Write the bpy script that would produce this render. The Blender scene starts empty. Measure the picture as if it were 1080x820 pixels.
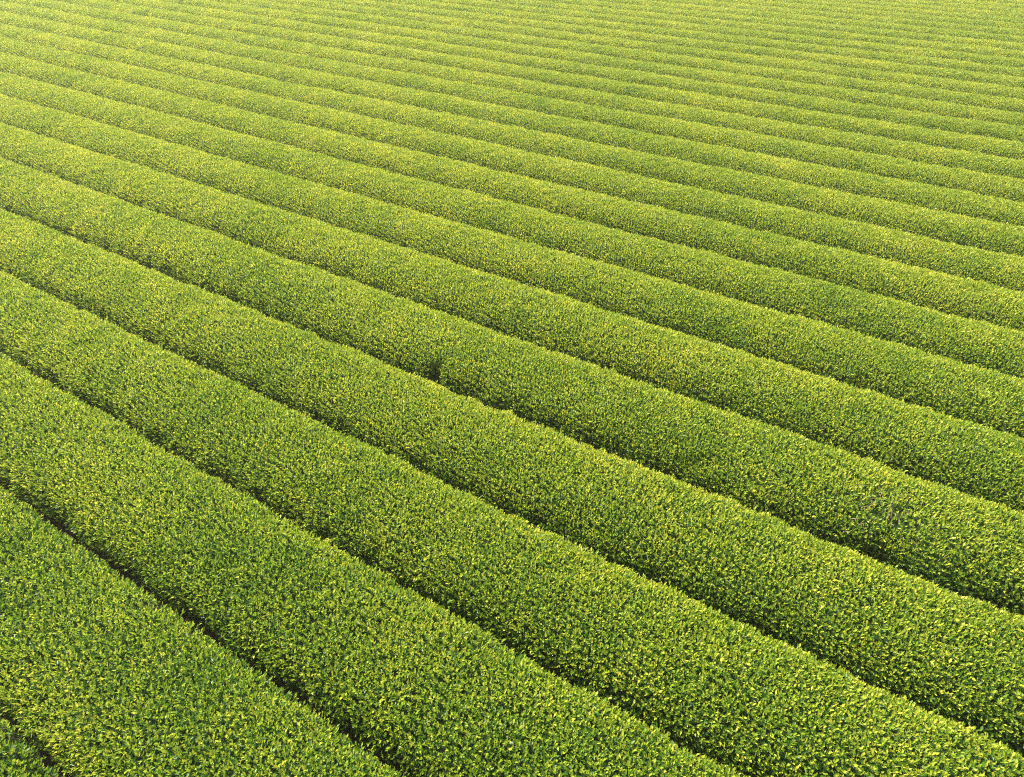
# Tea plantation seen from above: long clipped tea hedges, each one an object of its own.
import bpy, math, time
import numpy as np
T0 = time.time()
rng = np.random.default_rng(7)
SP = 1.8                      # nominal distance between neighbouring hedges, m
FPX, PITCH = 720.0, 0.6661    # focal length in px of the 1080 px wide photograph; camera pitch below the horizon
Z0 = 0.62                     # height at which the hedge shoulders were surveyed
HC = Z0 + 4.027 * SP          # camera height
TH = -0.5565                  # heading of the hedges
CT, ST = math.cos(TH), math.sin(TH)
HEDGE_H = 0.74

# ---------------------------------------------------------------- survey of the furrows between the hedges
SURVEY = {0:dict(A=765,B=517,C=376,D=288,E=220,F=166,G=130.5,H=100,I=74,J=55,K=39.6,L=24.5,M=11),
100:dict(B=586,C=427,D=335,E=261,F=201,G=161,H=129,I=101,J=80.5,K=61,L=46,M=33,N=19,O=7),
200:dict(B=661,C=490,D=385,E=300,F=240,G=193,H=158.5,I=127,J=104),
220:dict(K=88,L=72,M=57,N=42,O=29,P=19,Q=10.4,R=2.5),
440:dict(C=633,D=495,E=397.5,F=319.5,G=267,H=225.6,I=191,J=161,K=136.6,L=113),
640:dict(C=745,D=588,E=477,F=392.7,G=327,H=279,I=239,J=206,K=175.6,L=152,M=131.7,N=112),
700:dict(C=780,D=619,E=503,F=413,G=346,H=298,I=256,J=223,K=193,L=166,M=144,N=124,O=107),
880:dict(D=706.6,E=578,F=471,G=405,H=346,I=301,J=265,K=232,L=204,M=178,N=157,O=140,P=123,Q=107),
1080:dict(D=800,E=646,F=541,G=467,H=402,I=351,J=311,K=273,L=243,M=216,N=191,O=171,P=152,Q=133,R=117)}
CP, SPi = math.cos(PITCH), math.sin(PITCH)
sv = []
for x, d in SURVEY.items():
    for nme, y in d.items():
        a, b = x - 540.0, 410.0 - y
        X, Y, Z = a, FPX * CP + b * SPi, -FPX * SPi + b * CP
        t = (HC - Z0) / -Z
        X *= t; Y *= t
        sv.append((X * CT + Y * ST, -X * ST + Y * CT, ord(nme) - 65))
sv = np.array(sv)
sv_r = sv[:, 1] / SP - sv[:, 2]
def wander(k, s):
    """how far furrow k strays from its even place, in hedge spacings, at distance s along it"""
    s = np.atleast_1d(s)
    sk = np.interp(k, [0, 6, 9, 13, 18], [.33, .4, .8, 1.3, 2.2])
    ss = np.interp(k, [0, 6, 12, 18], [7, 8, 9, 11])
    w = np.exp(-.5 * ((sv[None, :, 2] - k) / sk) ** 2 - .5 * ((sv[None, :, 0] - s[:, None]) / ss) ** 2 )
    # far outside the survey the nearest readings hold
    far = np.exp(-.5 * ((sv[None, :, 2] - k) / max(sk, 1.5)) ** 2 - np.abs(sv[None, :, 0] - s[:, None]) / 8) * 1e-3
    w = w + far
    return (w * sv_r).sum(1) / (w.sum(1) + 1e-6)

# ---------------------------------------------------------------- cross-section of a hedge
th = np.linspace(0.02, math.pi - 0.02, 121)
pw = np.sign(np.cos(th)) * np.abs(np.cos(th)) ** .80                # -1..1 across
pz = (1 - np.abs(pw) ** 2.4) ** .26                                # 0..1 up: a low arch with steep flanks
pw, pz = pw[::-1], pz[::-1]
HALF = 0.83
arc = np.r_[0, np.cumsum(np.hypot(np.diff(pw * HALF), np.diff(pz * HEDGE_H)))]
PERIM = arc[-1]
tw, tz = np.gradient(pw * HALF, arc), np.gradient(pz * HEDGE_H, arc)
ln = np.hypot(tw, tz)
nw, nz = -tz / ln, tw / ln

def furrow(k, s):
    """n coordinate of furrow k so that the shoulder of the hedge in front of it is seen where it was surveyed"""
    target = (k + wander(k, s)) * SP
    c = target.copy()
    wn = (pw - 1) * HALF                       # profile measured from the furrow backwards
    for _ in range(12):
        n = c[:, None] + wn[None, :] - .07
        seen = (n * (HC - Z0) / (HC - pz[None, :] * HEDGE_H - .045)).max(1)
        c += target - seen
    return c

FURROW_GAP = {0: .11, 1: .12, 2: .12, 3: .14, 4: .19, 5: .10, 6: .09}
def gap(k): return FURROW_GAP.get(k, .07 if k < 8 else .13 if k < 14 else .22)

class Noise:
    def __init__(self, seed, scale, n=26, dim=2):
        r = np.random.default_rng(seed)
        d = r.normal(size=(n, dim)); d /= np.linalg.norm(d, axis=1)[:, None]
        self.k = d * (2 * math.pi / (scale * np.exp(r.uniform(-.6, .6, n))))[:, None]
        self.p = r.uniform(0, 7, n); self.n = n
    def __call__(self, *x):
        out = np.zeros(np.shape(x[0]))
        for kk, p in zip(self.k, self.p):
            a = p + sum(k_ * x_ for k_, x_ in zip(kk, x))
            out += np.sin(a)
        return out / math.sqrt(self.n / 2)
N_big, N_mid, N_small = Noise(1, 3.0), Noise(2, .75), Noise(3, .28, 30)

# ---------------------------------------------------------------- materials
def new_mat(name):
    m = bpy.data.materials.new(name); m.use_nodes = True
    nt = m.node_tree; nt.nodes.clear()
    return m, nt, nt.nodes, nt.links

def leaf_material():
    m, nt, N, L = new_mat('tea_leaf')
    out = N.new('ShaderNodeOutputMaterial')
    at = N.new('ShaderNodeAttribute'); at.attribute_name = 'tone'
    tc = N.new('ShaderNodeTexCoord')
    n1 = N.new('ShaderNodeTexNoise'); n1.inputs['Scale'].default_value = .33; n1.inputs['Detail'].default_value = 3
    L.new(tc.outputs['Object'], n1.inputs['Vector'])
    mr = N.new('ShaderNodeMapRange'); mr.inputs[1].default_value = .3; mr.inputs[2].default_value = .7
    mr.inputs[3].default_value = -.04; mr.inputs[4].default_value = .04
    L.new(n1.outputs['Fac'], mr.inputs[0])
    ad = N.new('ShaderNodeMath'); ad.operation = 'ADD'; L.new(at.outputs['Fac'], ad.inputs[0]); L.new(mr.outputs[0], ad.inputs[1])
    cr = N.new('ShaderNodeValToRGB'); L.new(ad.outputs[0], cr.inputs[0])
    e = cr.color_ramp.elements
    e[0].position = 0; e[0].color = (.018, .058, .005, 1)
    e[1].position = 1; e[1].color = (.56, .51, .07, 1)
    for pos, col in ((.3, (.048, .13, .009, 1)), (.55, (.17, .29, .020, 1)), (.8, (.37, .43, .038, 1))):
        x = e.new(pos); x.color = col
    pr = N.new('ShaderNodeBsdfPrincipled')
    L.new(cr.outputs[0], pr.inputs['Base Color'])
    pr.inputs['Roughness'].default_value = .36
    pr.inputs['Specular IOR Level'].default_value = .3
    tr = N.new('ShaderNodeBsdfTranslucent')
    hs = N.new('ShaderNodeHueSaturation'); hs.inputs['Value'].default_value = 1.2; hs.inputs['Saturation'].default_value = 1.0
    L.new(cr.outputs[0], hs.inputs['Color']); L.new(hs.outputs[0], tr.inputs['Color'])
    mx = N.new('ShaderNodeMixShader'); mx.inputs[0].default_value = .42
    L.new(pr.outputs[0], mx.inputs[1]); L.new(tr.outputs[0], mx.inputs[2])
    L.new(mx.outputs[0], out.inputs['Surface'])
    return m

def noise_material(name, c1, c2, scale, rough=.85, bump=.5, dist=.03):
    m, nt, N, L = new_mat(name)
    out = N.new('ShaderNodeOutputMaterial'); pr = N.new('ShaderNodeBsdfPrincipled')
    tc = N.new('ShaderNodeTexCoord'); n1 = N.new('ShaderNodeTexNoise')
    n1.inputs['Scale'].default_value = scale; n1.inputs['Detail'].default_value = 8; n1.inputs['Roughness'].default_value = .65
    L.new(tc.outputs['Object'], n1.inputs['Vector'])
    cr = N.new('ShaderNodeValToRGB'); e = cr.color_ramp.elements
    e[0].position, e[1].position = .32, .68; e[0].color = c1 + (1,); e[1].color = c2 + (1,)
    L.new(n1.outputs['Fac'], cr.inputs[0]); L.new(cr.outputs[0], pr.inputs['Base Color'])
    pr.inputs['Roughness'].default_value = rough; pr.inputs['Specular IOR Level'].default_value = .1
    b = N.new('ShaderNodeBump'); b.inputs['Strength'].default_value = bump; b.inputs['Distance'].default_value = dist
    L.new(n1.outputs['Fac'], b.inputs['Height']); L.new(b.outputs[0], pr.inputs['Normal'])
    L.new(pr.outputs[0], out.inputs['Surface'])
    return m
M_LEAF = leaf_material()
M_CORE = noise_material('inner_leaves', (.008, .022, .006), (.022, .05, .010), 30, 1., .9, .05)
M_WOOD = noise_material('tea_wood', (.14, .11, .05), (.27, .22, .12), 25)
M_SOIL = noise_material('soil', (.012, .011, .008), (.032, .027, .019), 6, .95, .8, .04)

COL = bpy.context.scene.collection
def mesh_object(name, verts, tris, mats, tone=None, mat_idx=None, parent=None, smooth=None):
    me = bpy.data.meshes.new(name)
    nv, nf = len(verts), len(tris)
    me.vertices.add(nv); me.vertices.foreach_set('co', np.ascontiguousarray(verts, np.float32).ravel())
    me.loops.add(nf * 3); me.loops.foreach_set('vertex_index', np.ascontiguousarray(tris, np.int32).ravel())
    me.polygons.add(nf); me.polygons.foreach_set('loop_start', np.arange(0, nf * 3, 3, dtype=np.int32))
    for m in mats: me.materials.append(m)
    if mat_idx is not None: me.polygons.foreach_set('material_index', mat_idx.astype(np.int32))
    if smooth is not None: me.polygons.foreach_set('use_smooth', smooth.astype(bool))
    if tone is not None:
        a = me.attributes.new('tone', 'FLOAT', 'POINT'); a.data.foreach_set('value', tone.astype(np.float32))
    me.update(calc_edges=True)
    o = bpy.data.objects.new(name, me); COL.objects.link(o)
    if parent: o.parent = parent
    return o

def unit(v): return v / np.maximum(np.linalg.norm(v, axis=-1, keepdims=True), 1e-9)
def to_world(s, n, z): return np.stack([s * CT - n * ST, s * ST + n * CT, z], -1)
def image_point(p):
    """where a point lands in the 1080 x 820 photograph"""
    x, y, z = p[..., 0], p[..., 1], p[..., 2] - HC
    dep = y * CP - z * SPi; up = y * SPi + z * CP
    dep = np.maximum(dep, 1e-3)
    return 540 + FPX * x / dep, 410 - FPX * up / dep, dep
def survey_to_sn(px, py):
    a, b = px - 540.0, 410.0 - py
    X, Y, Z = a, FPX * CP + b * SPi, -FPX * SPi + b * CP
    t = (HC - Z0) / -Z
    return X * t * CT + Y * t * ST, -X * t * ST + Y * t * CT

# ragged places seen in the photograph: (hedge number, s, w across -1 near .. 1 far, radius m, dip m, kind)
s_p, n_p = survey_to_sn(928, 556)
s_q, n_q = survey_to_sn(455, 388)
s_t, n_t = survey_to_sn(938, 585)
s_u, n_u = survey_to_sn(715, 508)
HOLLOWS = [(4, s_p, -.35, .55, .03, 'sparse'), (4, s_t, -.93, .30, .20, 'dark'), (4, s_q, -.96, .14, .15, 'dark'),
           (4, s_u, -.95, .5, .10, 'dark')]

def surface(k, s, t, lo, hi):
    """points and normals on the outside of hedge k at distance s along it and arc length t across it"""
    n0 = np.interp(s, lo[0], lo[1]); n1 = np.interp(s, hi[0], hi[1])
    w = np.interp(t, arc, pw); z = np.interp(t, arc, pz)
    aw = np.interp(t, arc, nw); az = np.interp(t, arc, nz)
    side = np.where(w < 0, gap(k), gap(k + 1)) * .5
    side = side * (1 + .17 * N_big(s, w * 0 + k * 9.1 + (w > 0) * 3.3)) * (1 + .22 * N_mid(s, w * 0 + k * 4.3 + (w > 0) * 2.1))
    half = (n1 - n0) * .5 - side
    n = (n0 + n1) * .5 + w * half
    hh = HEDGE_H * (1 + .008 * N_big(s * .7 + 31, np.zeros_like(s) + k * 5.3))
    z = z * hh
    bump = .007 * N_mid(s, t + k * 7.7) + .008 * N_small(s, t + k * 7.7)
    for hk, hs, hw, r, dip, kind in HOLLOWS:
        if hk == k:
            q = ((s - hs) ** 2 + ((w - hw) * .8) ** 2) / r ** 2
            bump = bump - dip * np.exp(-q)
    n = n + aw * bump; z = z + az * bump
    nor = to_world(np.zeros_like(aw), aw, az)
    return to_world(s, n, z), nor, w

def leaf_length(d): return np.maximum(.053, d * .0017)

def make_leaves(base, direc, flat, L, wid):
    """folded pointed leaves: base, left, tip, right"""
    side = unit(np.cross(direc, flat)); up = np.cross(side, direc)
    mid = base + direc * (L * .52)[:, None]
    v = np.empty((len(base), 4, 3))
    v[:, 0] = base
    v[:, 1] = mid - side * wid[:, None] + up * (wid * .35)[:, None]
    v[:, 2] = base + direc * L[:, None] - up * (L * .06)[:, None]
    v[:, 3] = mid + side * wid[:, None] + up * (wid * .35)[:, None]
    return v

S_GRID = np.arange(-60, 30, .6)
rows = []
K_MIN, K_MAX = -1, 60
for k in range(K_MIN, K_MAX):
    c = (k + .5 + wander(k + .5, S_GRID)) * SP
    u, v, dep = image_point(to_world(S_GRID, c, np.full_like(c, .6)))
    ok = (u > (-45 if k > 0 else -260)) & (u < 1125) & (v > -25) & (v < (900 if k > 1 else 1150)) & (dep > .8)
    if ok.any(): rows.append((k, S_GRID[ok].min() - 1.2, S_GRID[ok].max() + 1.2))

def build_hedge(k, s0, s1):
    g = np.arange(s0 - 1, s1 + 1.01, .5)
    lo, hi = (g, furrow(k, g)), (g, furrow(k + 1, g))
    step = .5
    ch = np.arange(s0, s1, step)
    pc, _, _ = surface(k, ch + step / 2, np.full_like(ch, PERIM / 2), lo, hi)
    d = np.linalg.norm(pc - np.array([0, 0, HC]), axis=1)
    Lc = leaf_length(d)
    dens = DENS / Lc ** 2
    cnt = rng.poisson(dens * step * PERIM)
    i_in = np.arange(cnt.sum()) - np.repeat(np.cumsum(cnt) - cnt, cnt)
    s = np.repeat(ch, cnt) + ((np.repeat(rng.random(len(ch)), cnt) + i_in * .7548776662) % 1) * step
    t = .03 + ((np.repeat(rng.random(len(ch)), cnt) + i_in * .5698402910) % 1) * (PERIM - .06)
    s = s + rng.normal(0, .008, len(s)); t = np.clip(t + rng.normal(0, .008, len(s)), .03, PERIM - .03)
    L0 = np.repeat(Lc, cnt)
    # the hidden far flank needs fewer shoots
    w_ = np.interp(t, arc, pw)
    keep = ~((w_ > .85) & (rng.random(len(s)) < .55))
    s, t, L0 = s[keep], t[keep], L0[keep]
    p, nor, w = surface(k, s, t, lo, hi)
    sparse = np.zeros(len(s))
    for hk, hs, hw, r, dip, kind in HOLLOWS:
        if hk == k and kind == 'sparse':
            sparse = np.maximum(sparse, np.exp(-(((s - hs) / .5) ** 2 + ((w - hw) / .42) ** 2)))
    if sparse.any():
        i = rng.random(len(s)) > .3 * sparse
        s, t, L0, p, nor, w, sparse = s[i], t[i], L0[i], p[i], nor[i], w[i], sparse[i]
    m = len(s)
    up = np.array([0, 0, 1.0])
    axis = unit(nor * .40 + up * .60 + rng.normal(0, .22, (m, 3)))
    ref = unit(np.cross(axis, rng.normal(size=(m, 3)))); ref2 = np.cross(axis, ref)
    flush_vignette = N_mid(s * .8 + 40, t * .8 + k * 3) * .25 + N_big(s + 11, t + k * 3) * .25 + {-1: -.5, 0: -.45, 1: -.3, 2: -.15}.get(k, 0)  # uneven growth, plus vignette darkening painted into the nearest hedges' leaf tone
    vs, tones = [], []
    # young shoots: three upright leaves on the plucked surface; fewer on the flanks and in the thin patch
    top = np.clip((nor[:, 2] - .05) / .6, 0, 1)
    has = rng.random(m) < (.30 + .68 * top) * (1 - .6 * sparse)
    ph = rng.uniform(0, 6.28, m)
    tall = rng.uniform(.0, .035, m) + .012 * flush_vignette + (rng.random(m) < .05) * rng.uniform(.015, .06, m)
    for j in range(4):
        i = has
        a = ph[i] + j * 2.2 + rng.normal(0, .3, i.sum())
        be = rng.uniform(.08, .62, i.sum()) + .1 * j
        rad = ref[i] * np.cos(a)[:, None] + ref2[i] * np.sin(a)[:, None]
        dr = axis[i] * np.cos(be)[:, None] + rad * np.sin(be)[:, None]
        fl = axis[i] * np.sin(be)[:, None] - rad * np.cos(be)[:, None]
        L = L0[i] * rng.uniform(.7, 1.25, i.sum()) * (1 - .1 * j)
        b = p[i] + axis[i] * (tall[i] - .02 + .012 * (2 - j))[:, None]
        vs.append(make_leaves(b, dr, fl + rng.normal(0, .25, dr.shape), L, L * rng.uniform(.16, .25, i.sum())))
        tones.append(np.clip(.62 + .14 * top[i] + .09 * flush_vignette[i] + rng.normal(0, .13, i.sum()) * np.sqrt(.053 / L0[i]) - .07 * j, .2, 1))
    # mature leaves: wider, darker, lying flatter and deeper
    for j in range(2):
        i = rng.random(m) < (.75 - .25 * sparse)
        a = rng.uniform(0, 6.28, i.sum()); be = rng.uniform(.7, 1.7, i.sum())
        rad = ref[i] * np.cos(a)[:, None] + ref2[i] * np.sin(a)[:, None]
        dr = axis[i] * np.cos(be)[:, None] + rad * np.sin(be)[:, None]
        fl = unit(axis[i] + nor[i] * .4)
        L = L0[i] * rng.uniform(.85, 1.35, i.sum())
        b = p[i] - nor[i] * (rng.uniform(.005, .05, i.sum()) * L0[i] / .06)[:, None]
        vs.append(make_leaves(b, dr, fl + rng.normal(0, .45, dr.shape), L, L * rng.uniform(.19, .27, i.sum())))
        tones.append(np.clip(.27 + .05 * flush_vignette[i] + rng.normal(0, .10, i.sum()) + .22 * sparse[i], .02, .7))
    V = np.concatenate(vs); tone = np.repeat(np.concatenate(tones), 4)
    nl = len(V)
    V = V.reshape(-1, 3)
    b4 = (np.arange(nl) * 4)[:, None]
    F = np.concatenate([b4 + np.array([[0, 2, 1]]), b4 + np.array([[0, 3, 2]])])
    # dense body of older leaves inside
    dd = np.median(d)
    cs = np.arange(s0, s1 + .2, np.interp(dd, [8, 40], [.12, .3]))
    ct = np.linspace(0.0, PERIM, 30)
    S, Tt = np.meshgrid(cs, ct, indexing='ij')
    cp, cn, _ = surface(k, S.ravel(), Tt.ravel(), lo, hi)
    dl = np.linalg.norm(cp - np.array([0, 0, HC]), axis=1)
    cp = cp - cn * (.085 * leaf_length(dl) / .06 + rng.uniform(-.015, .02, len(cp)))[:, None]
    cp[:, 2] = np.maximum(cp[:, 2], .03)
    a, bq = len(cs), len(ct)
    idx = np.arange(a * bq).reshape(a, bq)
    q = np.stack([idx[:-1, :-1], idx[1:, :-1], idx[1:, 1:], idx[:-1, 1:]], -1).reshape(-1, 4)
    CF = np.concatenate([q[:, [0, 1, 2]], q[:, [0, 2, 3]]])
    mid = to_world(np.array([(s0 + s1) / 2]), np.array([np.interp((s0 + s1) / 2, g, (lo[1] + hi[1]) / 2)]), np.array([0.0]))[0]
    root = bpy.data.objects.new('tea_hedge', None); COL.objects.link(root); root.location = mid
    root.empty_display_size = .5
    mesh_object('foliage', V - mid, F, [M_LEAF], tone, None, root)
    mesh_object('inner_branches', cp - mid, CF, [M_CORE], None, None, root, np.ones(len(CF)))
    return root, mid, lo, hi, nl

def tubes(paths, radii, sides=5):
    """paths (m, j, 3), radii (m, j)"""
    m, j, _ = paths.shape
    tdir = unit(np.gradient(paths, axis=1))
    r1 = unit(np.cross(tdir, np.array([.31, .77, .2]))); r2 = np.cross(tdir, r1)
    an = np.arange(sides) * 2 * math.pi / sides
    v = paths[:, :, None] + radii[:, :, None, None] * (r1[:, :, None] * np.cos(an)[None, None, :, None] + r2[:, :, None] * np.sin(an)[None, None, :, None])
    idx = np.arange(m * j * sides).reshape(m, j, sides)
    a = idx[:, :-1]; b = idx[:, 1:]
    a2, b2 = np.roll(a, -1, 2), np.roll(b, -1, 2)
    q = np.stack([a, a2, b2, b], -1).reshape(-1, 4)
    return v.reshape(-1, 3), np.concatenate([q[:, [0, 1, 2]], q[:, [0, 2, 3]]])

def add_twigs(root, mid, k, lo, hi):
    """bare brown twigs in the thin patch"""
    hk, hs, hw, *_ = HOLLOWS[0]
    m = 55
    s = hs + rng.normal(0, .27, m); w = np.clip(hw + rng.normal(0, .24, m), -.97, .6)
    t = np.interp(w, pw, arc)
    p, nor, _ = surface(k, s, t, lo, hi)
    ax = unit(nor * .7 + np.array([0, 0, .3]) + rng.normal(0, .5, (m, 3)))
    tt = np.linspace(0, 1, 5)
    ln_ = rng.uniform(.09, .18, m)
    P = p[:, None] - nor[:, None] * .04 + ax[:, None] * (tt[None] * ln_[:, None])[..., None] + rng.normal(0, .006, (m, 5, 3))
    R = rng.uniform(.005, .009, m)[:, None] * (1 - .5 * tt[None])
    for i in range(m):
        v, f = tubes(P[i:i + 1], R[i:i + 1], 5)
        mesh_object('bare_twig', v - mid, f, [M_WOOD], parent=root)

DENS = 1.9
WORDS = 'zero first second third fourth fifth sixth seventh eighth ninth tenth eleventh twelfth thirteenth fourteenth fifteenth sixteenth seventeenth eighteenth nineteenth twentieth'.split()
TENS = {2: 'twenty', 3: 'thirty', 4: 'forty', 5: 'fifty'}
def ordinal(i):
    if i <= 20: return WORDS[i]
    if i % 10 == 0: return {3: 'thirtieth', 4: 'fortieth', 5: 'fiftieth'}[i // 10]
    return TENS[i // 10] + '-' + WORDS[i % 10]
total = 0
for q, (k, s0, s1) in enumerate(rows):
    root, mid, lo, hi, nl = build_hedge(k, s0, s1)
    total += nl
    if k == 4: add_twigs(root, mid, k, lo, hi)
    root['category'] = 'hedge'
    root['group'] = 'clipped tea hedges running in parallel across the field'
    if k == -1: lab = 'small end of a tea hedge filling only the bottom left corner'
    elif k == 0: lab = 'clipped tea hedge next to the corner one, second up the left edge'
    elif k == 4: lab = 'tea hedge with a thin brown twiggy patch near the right edge'
    elif k == 3: lab = 'wide tea hedge just below the one with the brown patch'
    elif k == 5: lab = 'tea hedge just above the one with the brown patch'
    else: lab = '%s tea hedge counted up the field from the bottom left corner' % ordinal(q + 1)
    root['label'] = lab
print('rows', [r[0] for r in rows][-1], len(rows), 'leaves', total, 'time', round(time.time() - T0, 1))

# ---------------------------------------------------------------- ground
def ground():
    xs = np.r_[np.array([-1500, -400, -120]), np.arange(-60, 60.1, 1.5), np.array([120, 400, 1500])]
    X, Y = np.meshgrid(xs, xs + 25, indexing='ij')
    Z = .012 * N_big(X.ravel(), Y.ravel()) - .02
    v = np.stack([X.ravel(), Y.ravel(), Z], -1)
    a = len(xs); idx = np.arange(a * a).reshape(a, a)
    q = np.stack([idx[:-1, :-1], idx[1:, :-1], idx[1:, 1:], idx[:-1, 1:]], -1).reshape(-1, 4)
    o = mesh_object('ground', v, np.concatenate([q[:, [0, 1, 2]], q[:, [0, 2, 3]]]), [M_SOIL])
    o['kind'] = 'structure'
ground()

# ---------------------------------------------------------------- light, air, camera
sc = bpy.context.scene
SUN_EL, SUN_AZ = math.radians(57), math.radians(-42)   # azimuth from +Y (view direction), clockwise positive
w = bpy.data.worlds.new('World'); sc.world = w; w.use_nodes = True
nt = w.node_tree; nt.nodes.clear()
sky = nt.nodes.new('ShaderNodeTexSky'); sky.sky_type = 'NISHITA'; sky.sun_disc = False
sky.sun_elevation = SUN_EL; sky.sun_rotation = SUN_AZ; sky.dust_density = 5.0; sky.air_density = 1.0
bg = nt.nodes.new('ShaderNodeBackground'); bg.inputs['Strength'].default_value = .15
wo = nt.nodes.new('ShaderNodeOutputWorld')
mixc = nt.nodes.new('ShaderNodeMix'); mixc.data_type = 'RGBA'; mixc.blend_type = 'MULTIPLY'   # warm tint added over the sky's blue to warm its light
mixc.inputs[0].default_value = 1; mixc.inputs[7].default_value = (1.0, .95, .80, 1)
nt.links.new(sky.outputs[0], mixc.inputs[6]); nt.links.new(mixc.outputs[2], bg.inputs[0]); nt.links.new(bg.outputs[0], wo.inputs[0])
sd = bpy.data.lights.new('sun', 'SUN'); sd.energy = 5.0; sd.angle = math.radians(1.5); sd.color = (1, .94, .82)
so = bpy.data.objects.new('sun', sd); COL.objects.link(so)
so.rotation_euler = (SUN_EL - math.pi / 2, 0, -SUN_AZ)
from mathutils import Vector
dv = Vector((math.sin(SUN_AZ) * math.cos(SUN_EL), math.cos(SUN_AZ) * math.cos(SUN_EL), math.sin(SUN_EL)))
so.rotation_euler = dv.to_track_quat('Z', 'Y').to_euler()

HAZE = 0.0013
if HAZE > 0:
    import bmesh
    bm = bmesh.new(); bmesh.ops.create_cube(bm, size=1)
    for v in bm.verts:
        v.co = ((v.co.x) * 240, v.co.y * 240 + 40, -1.0 if v.co.z < 0 else HC + 1.2)
    me = bpy.data.meshes.new('haze'); bm.to_mesh(me); bm.free()
    o = bpy.data.objects.new('haze', me); COL.objects.link(o); o['kind'] = 'stuff'
    m, nt2, N, L = new_mat('haze')
    ot = N.new('ShaderNodeOutputMaterial'); pv = N.new('ShaderNodeVolumePrincipled')
    pv.inputs['Color'].default_value = (1, .96, .84, 1); pv.inputs['Density'].default_value = HAZE
    pv.inputs['Anisotropy'].default_value = .4
    L.new(pv.outputs[0], ot.inputs['Volume']); me.materials.append(m)

cam = bpy.data.cameras.new('camera'); co = bpy.data.objects.new('camera', cam); COL.objects.link(co)
cam.sensor_fit = 'HORIZONTAL'; cam.sensor_width = 36; cam.lens = 36 * FPX / 1080
cam.clip_start = .1; cam.clip_end = 4000
co.location = (0, 0, HC); co.rotation_euler = (math.pi / 2 - PITCH, 0, 0)
sc.camera = co
sc.view_settings.view_transform = 'Standard'; sc.view_settings.look = 'None'
sc.view_settings.gamma = 1; sc.view_settings.exposure = 1.22; sc.view_settings.use_curve_mapping = False
sc.cycles.use_denoising = False; sc.cycles.filter_width = 1.1
sc.cycles.max_bounces = 8; sc.cycles.diffuse_bounces = 3; sc.cycles.glossy_bounces = 2
sc.cycles.transmission_bounces = 3; sc.cycles.volume_bounces = 1
sc.cycles.caustics_reflective = False; sc.cycles.caustics_refractive = False
